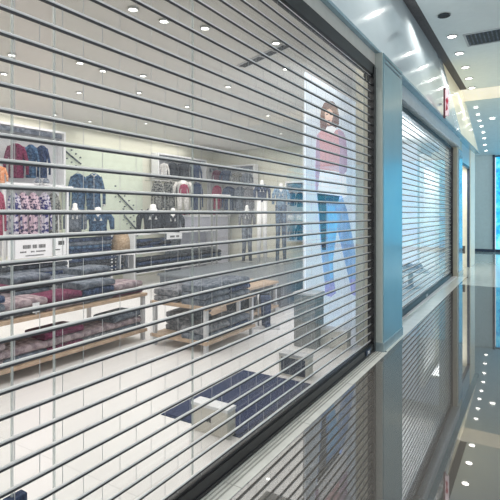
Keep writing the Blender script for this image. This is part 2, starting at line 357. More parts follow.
pp('printed_face', [(324.8,112),(327,109.5),(330,109),(332.6,111.5),(333,117),(331.5,122),(329.3,125),(327,123.5),(325,119)], M['p_face'], 6)
pp('printed_eyes', [(325.8,114.3),(328,113.7),(328.1,114.6),(326,115.2)], M['p_dark'], 7)
pp('printed_eyes', [(330,114),(332.2,114.4),(332.2,115.2),(330,115)], M['p_dark'], 7)
pp('printed_mouth', [(327.6,120),(330.6,120.2),(329.2,121.4)], M['p_lip'], 7)

# ================================================================== BOXES, MAT AND PLINTH BEHIND THE GLASS
mt = thing('floor_mat', 'navy blue floor mat between two small boxes on the white shop floor', 'mat', (-2.03, 3.19, .004))
obj('pile', box(BM(), -.33, .33, -.555, .555, 0, .012), M['rug'], mt, bevel=.003)
obj('border', box(BM(), -.345, .345, -.57, .57, 0, .006), M['navy'], mt)
def floor_box(y, x0, x1, h, dpt, label, front, lidm):
    t = thing('floor_box', label, 'box', ((x0+x1)/2, y, .004), 0, 'small boxes standing on the floor behind the glass')
    w = (x1-x0)/2
    obj('body', box(BM(), -w, w, 0, dpt, 0, h), M['boxw'], t, bevel=.004)
    obj('lid', box(BM(), -w-.003, w+.003, -.002, dpt+.003, h-.018, h+.004), lidm, t, bevel=.003)
    if front: obj('front_panel', box(BM(), -w+.025, w-.025, -.005, 0, .02, h-.03), front, t)
    else:
        b = BM(); box(b, -.018, -.004, -.003, 0, h*.5-.012, h*.5+.014); box(b, .002, .016, -.003, 0, h*.5-.012, h*.5+.014); box(b, -.004, .002, -.003, 0, h*.5, h*.5+.014)
        obj('emblem', b, M['mark'], t)
    return t
floor_box(2.555, -2.04, -1.74, .19, .10, 'ivory box with a tiny dark mark, at the near end of the navy mat', None, M['white'])
floor_box(3.84, -2.04, -1.75, .20, .12, 'box with a slate blue front, at the far end of the navy mat', M['boxdark'], M['greyw'])
floor_box(4.885, -2.08, -1.76, .205, .12, 'pale box standing right of the grey plinth, below the poster', None, M['white'])
pt = thing('display_plinth', 'rough grey square plinth standing at the left foot of the poster', 'plinth', (-2.20, 4.86, .004))
obj('column', box(BM(), -.13, .13, -.12, .12, 0, .58), M['plinth'], pt, bevel=.006)
obj('cap', box(BM(), -.14, .14, -.13, .13, .58, .605), M['greyw'], pt, bevel=.004)

# ================================================================== GARMENTS
def jacket(label, cat, px, y0, y1, wpx, main, plane, trim=None, group=None, hook=True, long_=False, turn=0, name='jacket'):
    """a garment whose picture box is y0..y1 by wpx, hanging on the given plane"""
    top = P(px, y0, **plane); s = depth(top)/F; h = (y1-y0)*s; w = wpx*1.18*s/2
    t = thing(name, label, cat, (top.x, top.y, top.z-h), ang(px)+turn, group)
    sw = w*.62 if not long_ else w*.7
    b = BM(); rows = [(0, .98), (.03, 1.02), (.3, .95), (.55, .92), (.80, 1.02), (.9, .98), (.955, .62), (.985, .36)]
    lathe(b, [(f*h, sw*r) for f, r in rows], .42, n=16)
    obj('body', b, main, t)
    for sg in (-1, 1):
        b = BM(); tube(b, [(sg*sw*.80,0,h*.90),(sg*sw*1.08,.01,h*.72),(sg*w*.90,-.01,h*.45),(sg*w*.92,-.03,h*.14)], [w*.19,w*.20,w*.16,w*.125], 10)
        sl = obj('sleeve', b, main, t)
        b = BM(); tube(b, [(sg*w*.92,-.03,h*.15),(sg*w*.92,-.031,h*.10)], w*.145, 10); obj('cuff', b, trim or main, sl)
    b = BM(); tube(b, [(-sw*.36,.0,h*.955),(-sw*.30,-sw*.32,h*.95),(0,-sw*.40,h*.90),(sw*.30,-sw*.32,h*.95),(sw*.36,0,h*.955)], sw*.10, 8); obj('collar', b, trim or main, t)
    b = BM(); box(b, -sw*.03, sw*.03, -sw*.45, -sw*.40, h*.05, h*.88); obj('placket', b, trim or M['lip'], t)
    if hook:
        b = BM(); tube(b, [(-sw*.6,0,h*.95),(0,0,h*1.02),(sw*.6,0,h*.95)], .006, 6); tube(b, [(0,0,h*1.02),(0,0,h*1.08),(.02,0,h*1.10),(.03,0,h*1.075)], .004, 6); obj('hanger', b, M['steel'], t)
    return t
def rail(label, px0, px1, y, plane, zoff=.0):
    a, c = P(px0, y, **plane), P(px1, y, **plane); c.z = a.z
    t = thing('clothes_rail', label, 'rail', a, 0)
    b = BM(); tube(b, [(0,0,0), c-a], .012, 8); obj('bar', b, M['steel'], t)
    for q in (.05, .95):
        p = (c-a)*q; v = Vector((-.3,0,0)) if 'X' in plane else Vector((0,.3,0))
        b = BM(); tube(b, [p, p+v], .009, 6); obj('bracket', b, M['steel'], t)
    return t
def mannequin(label, px, y0, y1, wpx, main, plane, legs=None, legm=None, yfoot=None, group=None):
    """bust: neck cap at y0, hem at y1; optional trousers down to yfoot"""
    top = P(px, y0, **plane); s = depth(top)/F; h = (y1-y0)*s; w = wpx*s/2
    hz = top.z-h; low = (yfoot-y1)*s if yfoot else .03
    t = thing('mannequin', label, 'mannequin', (top.x, top.y, hz-low), ang(px), group)
    b = BM(); rows = [(0,.80),(.2,.74),(.45,.80),(.65,.88),(.76,.80),(.80,.5)]
    lathe(b, [(low+f*h, w*.72*r) for f, r in rows], .55, n=16); obj('jacket_body', b, main, t)
    for sg in (-1, 1):
        b = BM(); tube(b, [(sg*w*.52,0,low+h*.74),(sg*w*.84,0,low+h*.5),(sg*w*.88,-.05,low+h*.12)], [w*.22,w*.19,w*.14], 10); obj('sleeve', b, main, t)
    b = BM(); tube(b, [(-w*.3,0,low+h*.80),(-w*.12,-w*.36,low+h*.62),(0,-w*.42,low+h*.45)], w*.09, 8); tube(b, [(w*.3,0,low+h*.80),(w*.12,-w*.36,low+h*.62),(0,-w*.42,low+h*.45)], w*.09, 8); obj('lapel', b, main, t)
    b = BM(); lathe(b, [(low+h*.45,w*.34),(low+h*.78,w*.30),(low+h*.86,w*.20),(low+h*.97,w*.19),(low+h,w*.05)], .8, off=(0,-w*.12,0), n=12); obj('neck', b, M['skin'], t)
    if yfoot:
        for sg in (-1, 1):
            b = BM(); tube(b, [(sg*w*.28,0,low+.04),(sg*w*.32,-.02,low*.55),(sg*w*.42,0,.03)], [w*.36,w*.25,w*.18], 12); obj('trouser_leg', b, legm, t)
    else:
        b = BM(); tube(b, [(0,0,0),(0,0,low+.03)], .018, 8); obj('pole', b, M['steel'], t)
    b = BM(); lathe(b, [(0,.13),(.012,.13),(.016,.02)], 1, n=16); obj('base', b, M['steel'], t)
    return t

XW = {'X': -7.8}; YW = {'y': 10.8}
# --- left bay on the back wall
def wall_bay(label, px0, px1, y0, y1, plane, dpt=.35, shelf=None):
    a, c = P(px0, y1, **plane), P(px1, y1, **plane); zt = P((px0+px1)/2, y0, **plane).z; zb = P((px0+px1)/2, y1, **plane).z
    t = thing('wall_bay', label, 'display bay', (a.x, a.y, zb)); 
    L_ = (c-a); L_.z = 0; ln = L_.length; t.rotation_euler = (0,0,math.atan2(L_.y, L_.x)); h = zt-zb
    # local: along +X, interior towards +Y is the wall for a bay facing the shutter
    obj('back_panel', box(BM(), 0, ln, .10, .12, 0, h), M['greyw'], t)
    obj('side_panel', box(BM(), -.03, 0, -.10, .12, 0, h), M['white'], t); obj('side_panel', box(BM(), ln, ln+.03, -.10, .12, 0, h), M['white'], t)
    obj('top_panel', box(BM(), -.03, ln+.03, -.10, .12, h, h+.04), M['white'], t); obj('valance', box(BM(), .05, ln-.05, -.09, -.07, h-.10, h-.02), M['slate'], t)  # slate strip stands in for the shadow under the bay top
    obj('bottom_panel', box(BM(), -.03, ln+.03, -.10, .12, -.03, 0), M['white'], t)
    return t
wall_bay('grey wall bay with burgundy and navy jackets, high at the left of the shop', -18, 61, 128, 183, XW)
XF = {'X': -7.66}
jacket('burgundy jacket hanging in the grey wall bay at the left', 'jacket', 16, 143, 178, 19, M['maroon'], XF)
jacket('dark blue jacket between the burgundy one and a navy one in the wall bay', 'jacket', 31, 144, 178, 13, M['denim'], XF)
jacket('navy jacket at the right end of the grey wall bay', 'jacket', 42, 145, 178, 13, M['navy'], XF)
jacket('orange garment at the left edge of the photo, in the grey wall bay', 'top', 0, 166, 183, 12, M['orange'], XF, name='blouse')
# --- white floor rack of floral tops
XR = {'X': -6.4}
a, c = P(4, 266, **XR), P(67, 266, **XR); zt = P(35, 187, **XR).z; zf = .004
rk = thing('display_rack', 'white freestanding rack holding floral tops over a white sign', 'rack', (a.x, a.y, zf), PI/2)
ln = c.y-a.y; h = zt-zf; ln_rack = ln
for u in (0, ln): obj('post', box(BM(), u-.02, u+.02, -.02, .02, 0, h), M['white'], rk, bevel=.004)
obj('back_board', box(BM(), 0, ln, .20, .215, .85, h), M['white'], rk)
obj('top_shelf', box(BM(), -.03, ln+.03, -.12, .22, h, h+.03), M['white'], rk, bevel=.004)
zs1, zs2 = P(35, 236, **XR).z, P(35, 262, **XR).z
obj('shelf', box(BM(), 0, ln, -.12, .2, zs1-zf-.012, zs1-zf+.012), M['white'], rk); obj('shelf', box(BM(), 0, ln, -.12, .2, zs2-zf-.012, zs2-zf+.012), M['white'], rk)
b = BM(); tube(b, [(0,0,h-.05),(ln,0,h-.05)], .012, 8); obj('hanging_rail', b, M['steel'], rk)
XR2 = {'X': -6.36}
for i, (px, mm, d) in enumerate([(14,'floral','blue and white floral top, leftmost on the white rack'),(23,'floral2','pink speckled top, second from the left on the white rack'),(33,'floral2','dark pink floral top in the middle of the white rack'),(44,'floral','dark blue floral top, fourth from the left on the white rack'),(53.5,'pattern','black and white speckled top at the right end of the white rack')]):
    jacket(d, 'top', px, 192, 234, 12, M[mm], XR2, group='tops on the white rack', name='floral_blouse')
jacket('deep red coat hanging at the left edge beside the white rack', 'coat', -2, 190, 236, 12, M['crimson'], XR2, name='hanging_coat')
# signs on the rack
def sign(label, px0, px1, y0, y1, plane, rows, block=None):
    a, c = P(px0, (y0+y1)/2, **plane), P(px1, (y0+y1)/2, **plane); s = depth(a)/F
    hh = (y1-y0)*s; v = c-a; v.z = 0; ln = v.length
    t = thing('sign_board', label, 'sign', (a.x, a.y, P((px0+px1)/2, y1, **plane).z), math.atan2(v.y, v.x))
    obj('board', box(BM(), 0, ln, 0, .012, 0, hh), M['white'], t)
    b = BM()
    for zf_, hf, words in rows:
        for x0, x1 in words:
            x = x0
            while x < x1:
                w = min(x1-x, .016+.012*random.random()); box(b, x*ln, (x+w)*ln, -.002, 0, zf_*hh, (zf_+hf)*hh); x += w+.009
    obj('lettering', b, M['mark'], t)
    return t
XS = {'X': -6.22}
sign('white sign with a line of black lettering on the white rack', 8, 52, 239, 258, XS, [(.52,.20,[(.32,.50),(.54,.64),(.68,.84)]),(.30,.08,[(.26,.40),(.5,.58),(.62,.84)]),(.10,.06,[(.38,.80)])])
sign('small white card with a dark picture, right of the larger rack sign', 54, 66, 238, 255, XS, [(.6,.24,[(.35,.85)]),(.3,.06,[(.1,.5)])])
# pair of shoes on the rack
def shoe_proto(label, m_):
    t = thing('shoe', label, 'shoe')
    b = BM()
    rings = []
    for x, w, h_ in [(-.13,.028,.05),(-.10,.038,.075),(-.04,.036,.085),(.03,.042,.06),(.09,.045,.045),(.13,.034,.03),(.15,.012,.015)]:
        rings.append((Vector((x,0,.018+h_/2)), Vector((0,w,0)), Vector((0,0,h_/2))))
    loft(b, rings, 12); obj('upper', b, m_, t)
    b = BM(); loft(b, [(Vector((x,0,.01)), Vector((0,w,0)), Vector((0,0,.010))) for x, w in [(-.135,.02),(-.10,.042),(0,.04),(.09,.048),(.15,.02)]], 12); obj('sole', b, M['white'], t)
    return t
sp = shoe_proto('', M['slate']); first = [True]
def shoe(label, px, y, plane, rz, sc=1, group=None):
    p = P(px, y, **plane)
    if first[0]:
        first[0] = False; o = sp; o.location = p; o.rotation_euler = (0,0,rz); o.scale = (sc,)*3; o['label'] = label
        if group: o['group'] = group
        return o
    return dup(sp, p, rz, label, group, (sc,)*3)
zrt = zf+h+.03
for px, lab in ((38,'left dark shoe on top of the white rack'),(46,'right dark shoe on top of the white rack')):
    q = P(px, X=-6.36); sp_loc = (q.x, q.y, zrt)
    o = shoe(lab, px, 185, {'X': -6.36}, ang(px)-PI/2, 1.15, 'pair of shoes on the white rack'); o.location = sp_loc

# --- folded garments on shelves
def fold_mesh(name, m_):
    b = BM(); n = 9; W, Dp, H = .19, .15, .062; cols = 12
    prof = []
    for i in range(n): a_ = -PI/2 + PI*i/(n-1); prof.append((Dp-.03+math.cos(a_)*.03, H/2+math.sin(a_)*H/2))
    prof += [(-.02, H*1.0), (-Dp+.01, H*.94), (-Dp, H*.60), (-Dp+.02, H*.52), (-Dp, H*.44), (-Dp+.01, 0.004)]
    grid = []
    for j in range(cols+1):
        x = -W + 2*W*j/cols; e_ = 1-.12*(abs(x)/W)**6
        grid.append([b.verts.new((x, -p*1.0, z*e_ + .004*math.sin(9*x+5*p))) for p, z in prof])
    for g, h_ in zip(grid, grid[1:]):
        for i in range(len(prof)):
            f = b.faces.new((g[i], g[(i+1)%len(prof)], h_[(i+1)%len(prof)], h_[i])); f.smooth = True
    b.faces.new(grid[0]); b.faces.new(list(reversed(grid[-1])))
    bmesh.ops.recalc_face_normals(b, faces=b.faces[:]); me = bpy.data.meshes.new(name); b.to_mesh(me); b.free(); me.materials.append(m_); return me
FM = {}
def folded(key, loc, rz, label, group, sc=(1,1,1)):
    if key not in FM: FM[key] = fold_mesh('folded_garment_'+key, M[key])
    o = bpy.data.objects.new('folded_garment', FM[key]); C.objects.link(o)
    o.location = loc; o.rotation_euler = (0,0,rz+random.uniform(-.06,.06)); o.scale = sc
    return tag(o, label, 'folded clothes', group)
def shelf_unit(label, px0, px1, ylist, plane, dpt=.45):
    """white shelving: a thing with boards at the photo heights"""
    a, c = P(px0, 250, **plane), P(px1, 250, **plane); v = c-a; v.z = 0; ln = v.length
    t = thing('shelf_unit', label, 'shelf', (a.x, a.y, .004), math.atan2(v.y, v.x))
    zs = [P((px0+px1)/2, y, **plane).z for y in ylist]
    for z in zs: obj('shelf_board', box(BM(), 0, ln, -.05, dpt, z-.024, z-.004), M['white'], t)
    for u in (0, ln): obj('upright', box(BM(), u-.015, u+.015, 0, dpt, 0, max(zs)), M['white'], t)
    return t, zs
def row_of_stacks(key, desc, px_list, n, plane, z, rz, unit, each_h=.064, sc=1.0, keys=None, nlist=None):
    for i, px in enumerate(px_list):
        p = P(px, **plane); nn = nlist[i] if nlist else n
        for j in range(nn):
            kk = keys[(i*3+j) % len(keys)] if keys else key
            pos = 'at the bottom' if j == 0 else ('on top' if j == nn-1 else f'{ORD[j+1]} from bottom')
            folded(kk, (p.x, p.y, z + j*each_h*sc), rz, f'{kk_name[kk]} folded garment {pos} of the {ORD[i+1]} pile on {unit}', f'folded clothes on {unit}', (sc, sc, sc))
kk_name = dict(blackc='black', navy='navy', denim='denim', ldenim='light denim', slate='slate', grey='grey', mauve='mauve', maroon='burgundy', pale='pale', crimson='crimson')
# denim display (left of centre)
XD = {'X': -6.9}
jacket('denim jacket hanging high on the pale green wall, left one', 'jacket', 78, 173, 210, 17, M['denim'], {'X':-7.7})
jacket('denim jacket with white scarf hanging high on the pale green wall, right one', 'jacket', 94, 173, 210, 18, M['denim'], {'X':-7.7}, trim=M['pale'])
u, zs = shelf_unit('white shelves stacked with folded jeans under the denim jackets', 56, 112, (233, 253, 277), XD)
mannequin('mannequin bust in a faded dark jacket, left one above the folded jeans', 75, 203, 232, 22, M['slate'], {'X':-6.9})
mannequin('mannequin bust in an open denim jacket with white neck, above the folded jeans', 98, 207, 232, 31, M['denim'], {'X':-6.9})
row_of_stacks('navy', '', (72, 84, 97, 108), 4, {'X':-7.05}, zs[1], PI/2, 'the upper jeans shelf', keys=['navy','denim','slate'], sc=1.05)
row_of_stacks('blackc', '', (62, 74, 86, 98, 110), 5, {'X':-7.05}, zs[2], PI/2, 'the lower jeans shelf', keys=['blackc','navy','blackc'], sc=1.05)
zr = P(35, 281, **XR).z
obj('shelf', box(BM(), 0, ln_rack, -.12, .2, zr-zf-.024, zr-zf), M['white'], rk)
row_of_stacks('blackc', '', (12, 25, 38, 51), 4, {'X':-6.42}, zr+.004, PI/2, "the white rack", keys=['blackc','navy','slate'], sc=1.0)
bg = thing('paper_bag', 'brown paper bag standing beside the folded jeans', 'bag', P(121, 250, X=-6.75), ang(121))
b = BM(); loft(b, [(Vector((0,0,0)),Vector((.17,0,0)),Vector((0,.08,0))),(Vector((0,0,.18)),Vector((.165,0,0)),Vector((0,.07,0))),(Vector((0,0,.30)),Vector((.13,0,0)),Vector((0,.03,0)))], 4); obj('body', b, M['brown'], bg)
b = BM(); tube(b, [(-.06,0,.29),(-.04,0,.36),(.04,0,.36),(.06,0,.29)], .006, 6); obj('handle', b, M['brown'], bg)
a = P(125, 270, X=-6.8); q = thing('display_cube', 'white open cube with two grey shoes, right of the folded jeans', 'cube', a, ang(125))
b = BM(); s = depth(a)/F; W, H = 9*s, 15*s
box(b, -W, W, -.02, .3, H, H+.02); obj('top_panel', b, M['white'], q); obj('bottom_panel', box(BM(), -W, W, -.02, .3, -.02, 0), M['white'], q)
for sg in (-1,1): obj('side_panel', box(BM(), sg*W-.01, sg*W+.01, -.02, .3, 0, H), M['white'], q)
obj('back_panel', box(BM(), -W, W, .28, .3, 0, H), M['white'], q)
for px, lab in ((121,'left grey shoe standing upright in the white cube'),(129,'right grey shoe standing upright in the white cube')):
    o = shoe(lab, px, 269, {'X':-6.8}, ang(px), 1.0, 'shoes in the white cube'); o.location.z = a.z+.15; o.rotation_euler = (0, -PI/2, ang(px)); o.location = P(px, 269, X=-6.85); o.location.z = a.z+.16
# diagonal handrail bars on the green wall and green backing
a, c = P(62, 130, X=-7.98), P(142, 130, X=-7.98)
gp = tag(obj('wall_panel', box(BM(), -7.985, -7.96, a.y, c.y, .1, 2.9), M['greenwall']), 'pale green wall panel with diagonal rails behind the denim jackets', 'wall panel')
for (x0,y0,x1,y1,lab) in ((63,149,81,164,'short dark diagonal rail high on the green wall'),(116,192,134,211,'dark diagonal rail on the green wall above the paper bag'),(124,215,138,231,'lower dark diagonal rail on the green wall right of the bag')):
    p, q = P(x0,y0,X=-7.93), P(x1,y1,X=-7.93); t = thing('diagonal_rail', lab, 'rail', p, 0, 'diagonal rails on the green wall')
    b = BM(); tube(b, [(0,0,0), q-p], .016, 8); obj('bar', b, M['slate'], t)
    b = BM()
    for i in range(5):
        w = (q-p)*(i/4); box(b, -.03, 0, w.y-.012, w.y+.012, w.z-.12, w.z-.096); box(b, -.03, 0, w.y-.012, w.y+.012, w.z+.12, w.z+.144)
    obj('pegs', b, M['slate'], t)

# --- centre bay of black and red garments
wall_bay('wall bay of dark jackets at the centre of the back wall', 156, 203, 158, 179, XW)
for px, y0, y1, w, mm, lab in ((164,163,178,9,'pale','pale blouse at the left end of the centre wall bay'),(173,162,178,10,'blackc','black jacket beside the pale blouse in the centre wall bay'),(184,163,179,14,'blackc','wide black jacket in the middle of the centre wall bay'),(196,164,180,10,'navy','navy jacket at the right end of the centre wall bay')):
    jacket(lab, 'jacket', px, y0, y1, w, M[mm], XF, group='jackets in the centre wall bay')
for px, y0, y1, w, mm, lab, lg in ((158,180,211,11,'pattern','speckled dark coat, left of two below the centre wall bay',1),(170,180,211,13,'pattern','speckled grey coat, right of two below the centre wall bay',1),(197,182,210,10,'navy','navy coat right of the red and white mannequin',1)):
    jacket(lab, 'coat', px, y0, y1, w, M[mm], {'X':-7.5}, long_=True, name='coat')
mannequin('mannequin in a white top with crimson collar and pale skirt', 183, 178, 196, 20, M['pale'], {'X':-7.2}, legm=M['pale'], yfoot=216)
jacket('crimson scarf top draped at the neck of the pale mannequin', 'top', 184, 184, 194, 8, M['crimson'], {'X':-7.05}, hook=False, name='scarf_top')
rail('steel rail carrying the speckled coats', 152, 202, 180, {'X':-7.5})
u, zs = shelf_unit('white shelves stacked with black clothes, centre of the shop', 135, 217, (232, 249, 267), {'X':-6.9}, .32)
mannequin('mannequin bust in a black leather jacket, above the folded black clothes', 153, 204, 232, 32, M['blackc'], {'X':-6.9})
mannequin('mannequin bust in a plain black coat, right of the leather jacket', 173, 208, 232, 23, M['blackc'], {'X':-6.95})
row_of_stacks('blackc', '', (141, 150, 160), 4, {'X':-7.0}, zs[1], PI/2, 'the middle black shelf', keys=['blackc','navy'], sc=1.05)
row_of_stacks('blackc', '', (140, 149, 159, 169, 179, 190, 201, 211), 4, {'X':-7.0}, zs[2], PI/2, 'the lowest black shelf', keys=['blackc','blackc','navy'], sc=1.12)
sign('little white price sign on the middle black shelf', 167, 182, 233, 239, {'X':-6.7}, [(.3,.3,[(.2,.5),(.6,.8)])])
# lilac counter
a, c = P(181, 243, X=-7.25), P(229, 243, X=-7.25)
ct = thing('service_counter', 'pale lilac panelled counter at the right of the black shelves', 'counter', (a.x, a.y, .004), PI/2)
ln = c.y-a.y; zt = P(205, 215, X=-7.25).z
for i in range(3): obj('front_panel', box(BM(), ln*i/3+.012, ln*(i+1)/3-.012, 0, .02, 0, zt-.05), M['lilac'], ct)
obj('carcass', box(BM(), 0, ln, .02, .5, 0, zt-.05), M['slate'], ct); obj('worktop', box(BM(), -.03, ln+.03, -.03, .53, zt-.05, zt), M['white'], ct)
for px, mm, lab in ((186,'crimson','small red pouch on the left of the lilac counter'),(199,'pale','small pale pouch in the middle of the lilac counter'),(215,'crimson','small red pouch on the right of the lilac counter')):
    p = P(px, X=-7.4); t = thing('pouch', lab, 'pouch', (p.x,p.y,zt+.004), ang(px), 'pouches on the lilac counter')
    b = BM(); lathe(b, [(0,.09),(.05,.10),(.10,.07),(.13,.03)], .5, n=12); obj('body', b, M[mm], t)
    b = BM(); tube(b, [(-.03,0,.125),(0,0,.15),(.03,0,.125)], .008, 6); obj('strap', b, M['lip'], t)

# --- right-hand displays on the end wall
YF = {'y': 10.55}
a_, c_ = P(206, **YW), P(256, **YW)
wall_bay('wall bay of navy and patterned jackets on the end wall', 210, 255, 167, 212, YW)
for px, y0, y1, w, mm, lab in ((217,170,182,9,'maroon','short burgundy jacket at the left of the end wall bay'),(226,170,182,11,'navy','short navy jacket beside the burgundy one in the end wall bay'),(237,172,183,10,'pattern','speckled jacket, upper middle of the end wall bay'),(247,173,183,10,'slate','slate jacket at the upper right of the end wall bay'),
   (217,185,209,9,'crimson','crimson dress hanging at the left of the end wall bay'),(229,186,210,12,'navy','long navy coat beside the crimson dress'),(240,186,211,10,'slate','long slate coat in the middle of the end wall bay'),(249,186,211,9,'grey','long grey coat at the right end of the end wall bay')):
    jacket(lab, 'coat' if y1 > 190 else 'jacket', px, y0, y1, w, M[mm], YF, long_=y1 > 190, name='coat' if y1 > 190 else 'jacket', group='garments in the end wall bay')
p = P(210, 195, X=-6.6); st = thing('side_table', 'small white table in front of the crimson dress', 'table', (p.x+.12, p.y, .004), 0)
obj('top', box(BM(), -.28, .28, -.28, .28, p.z-.03, p.z), M['white'], st, bevel=.006)
for sx in (-1,1):
    for sy in (-1,1): obj('leg', box(BM(), sx*.25-.015, sx*.25+.015, sy*.25-.015, sy*.25+.015, 0, p.z-.03), M['steel'], st)
pf = thing('display_platform', 'wide low slate grey platform in front of the end wall, carrying the mannequins', 'platform', (-4.7, 8.4, .004))
obj('deck', box(BM(), -1.3, 1.3, -1.9, 1.9, .33, .37), M['platform'], pf, bevel=.006); obj('skirt', box(BM(), -1.26, 1.26, -1.86, 1.86, 0, .33), M['platform2'], pf)
mannequin('mannequin in a navy jacket and white trousers, right of the grey coat', 262, 180, 202, 17, M['navy'], {'d': 10.2}, legm=M['skin'], yfoot=264.3)
mannequin('mannequin in grey coat and slate trousers, left of the white trousers', 247, 205, 230, 17, M['grey'], {'d': 10.6}, legm=M['slate'], yfoot=262)
mannequin('mannequin in a denim jacket and light jeans before the dark bay', 281, 183, 207, 18, M['ldenim'], {'d': 10.4}, legm=M['denim'], yfoot=263.3)
wall_bay('dark-stocked wall bay on the end wall, next to the poster', 288, 305, 183, 240, {'y': 10.6})
for px, y0, y1, w, mm, lab in ((292,192,206,7,'navy','navy jacket, upper left in the bay next to the poster'),(300,192,207,8,'blackc','black jacket, upper right in the bay next to the poster'),(292,224,240,7,'slate','slate jacket, lower left in the bay next to the poster'),(300,224,240,8,'blackc','black jacket, lower right in the bay next to the poster')):
    jacket(lab, 'jacket', px, y0, y1, w, M[mm], {'y': 10.35}, group='jackets in the bay next to the poster')
for px, lab in ((291,'white handbag on the left in the bay next to the poster'),(300,'white handbag on the right in the bay next to the poster')):
    p = P(px, 221, y=10.3); t = thing('handbag', lab, 'bag', p, ang(px), 'white handbags in the bay next to the poster')
    b = BM(); lathe(b, [(0,.09),(.04,.10),(.12,.075),(.14,.05)], .45, n=12); obj('body', b, M['pale'], t)
    b = BM(); tube(b, [(-.05,0,.13),(-.03,0,.20),(.03,0,.20),(.05,0,.13)], .007, 6); obj('handle', b, M['pale'], t)

# --- low two-tier tables in the middle of the floor
def table(label, x0, x1, y0, y1, ztop, zlow):
    t = thing('display_table', label, 'table', ((x0+x1)/2, (y0+y1)/2, .004)); W, L_ = (x1-x0)/2, (y1-y0)/2
    obj('table_top', box(BM(), -W, W, -L_, L_, ztop-.035, ztop), M['wood'], t, bevel=.005); obj('lower_shelf', box(BM(), -W, W, -L_, L_, zlow-.035, zlow), M['wood'], t, bevel=.005)
    for sx in (-1,1):
        for sy in (-1,1): obj('leg', box(BM(), sx*(W-.04)-.02, sx*(W-.04)+.02, sy*(L_-.04)-.02, sy*(L_-.04)+.02, 0, ztop-.035), M['greyw'], t)
    return t
table('long low wooden display table of folded clothes, at the left', -4.95, -3.93, 1.5, 4.1, .55, .13)
table('shorter low wooden display table right of the long one', -3.75, -2.95, 3.95, 4.95, .50, .13)
def pile(tab, spots, z, base_rz=PI/2, sc=1.15):
    for i, (x, y, n, keys) in enumerate(spots):
        for j in range(n):
            kk = keys[j % len(keys)]
            pos = 'single layer' if n == 1 else ('bottom layer' if j == 0 else ('top layer' if j == n-1 else f'{ORD[j+1]} layer'))
            folded(kk, (x, y, z+.004+j*.064*sc), base_rz, f'{kk_name[kk]} folded garment, {pos}, {ORD[i+1]} pile on {tab}', f'folded clothes on {tab}', (sc,)*3)
ks = [['slate','grey'],['navy','slate'],['grey','mauve'],['mauve','maroon'],['slate','navy'],['maroon','mauve'],['grey','slate']]
pile("the long table, front top", [(-4.15, 1.75+i*.42, 2+(i%3==1), ks[i%7]) for i in range(6)], .55)
pile("the long table, back top", [(-4.65, 1.72+i*.42, 3+(i%2), ks[(i+3)%7]) for i in range(6)], .55)
pile("the long table's lower shelf", [(-4.15, 1.75+i*.42, 2+(i%2), ks[(i+2)%7][:1]+['mauve']) for i in range(6)], .13)
pile("the short table top", [(-3.15, 4.2, 3, ['slate']), (-3.15, 4.65, 3, ['slate','navy']), (-3.55, 4.2, 2, ['grey']), (-3.55, 4.65, 2, ['slate'])], .50)
pile("the short table's lower shelf", [(-3.15, 4.2, 2, ['slate','grey']), (-3.15, 4.65, 2, ['navy','slate']), (-3.55, 4.4, 3, ['grey'])], .13)
# price cards on the long table
for i, (px, y, lab) in enumerate(((36,296,'white price card clipped to the front edge of the long table'),)):
    p = P(px, y, X=-3.96); p.z = .574; t = thing('price_card', lab, 'card', p, PI/2)
    obj('card', box(BM(), -.035, .035, -.002, .002, 0, .09), M['white'], t); obj('clip', box(BM(), -.01, .01, -.004, .004, -.02, .01), M['steel'], t)
# bench with dark baskets, mannequin leg with boot
table('small low wooden bench of dark baskets, right of the display tables', -4.0, -3.35, 5.2, 6.3, .46, .10)
for i, (x, y) in enumerate(((-3.55,5.4),(-3.55,5.75),(-3.55,6.1))):
    t = thing('basket', f'dark open basket, {["nearest","middle","farthest"][i]} of three on the low bench shelf', 'basket', (x,y,.104), 0, 'baskets on the low bench')
    b = BM(); lathe(b, [(0,.11),(.20,.14)], .9, n=16, cap=False); lathe(b, [(.20,.13),(.02,.10)], .9, n=16); obj('body', b, M['blackc'], t)
    b = BM(); lathe(b, [(.195,.145),(.215,.145)], .9, n=16, cap=False); lathe(b, [(.215,.128),(.195,.128)], .9, n=16, cap=False); obj('rim', b, M['slate'], t)
p = P(266, 326, z=.01); t = thing('boot_stand', 'tall dark boot on a flat grey base, right of the low bench', 'boot', (p.x,p.y,.004), ang(266))
b = BM(); tube(b, [(0,0,.02),(0,0,.40)], [.055,.075], 12); tube(b, [(0,.0,.05),(.02,-.10,.045),(.03,-.19,.035)], [.05,.045,.025], 10); obj('boot', b, M['navy'], t)
b = BM(); box(b, -.22, .18, -.16, .12, 0, .012); obj('base_plate', b, M['greyw'], t)
b = BM(); tube(b, [(-.10,0,.01),(-.10,0,.45)], .012, 8); obj('support_rod', b, M['steel'], t)

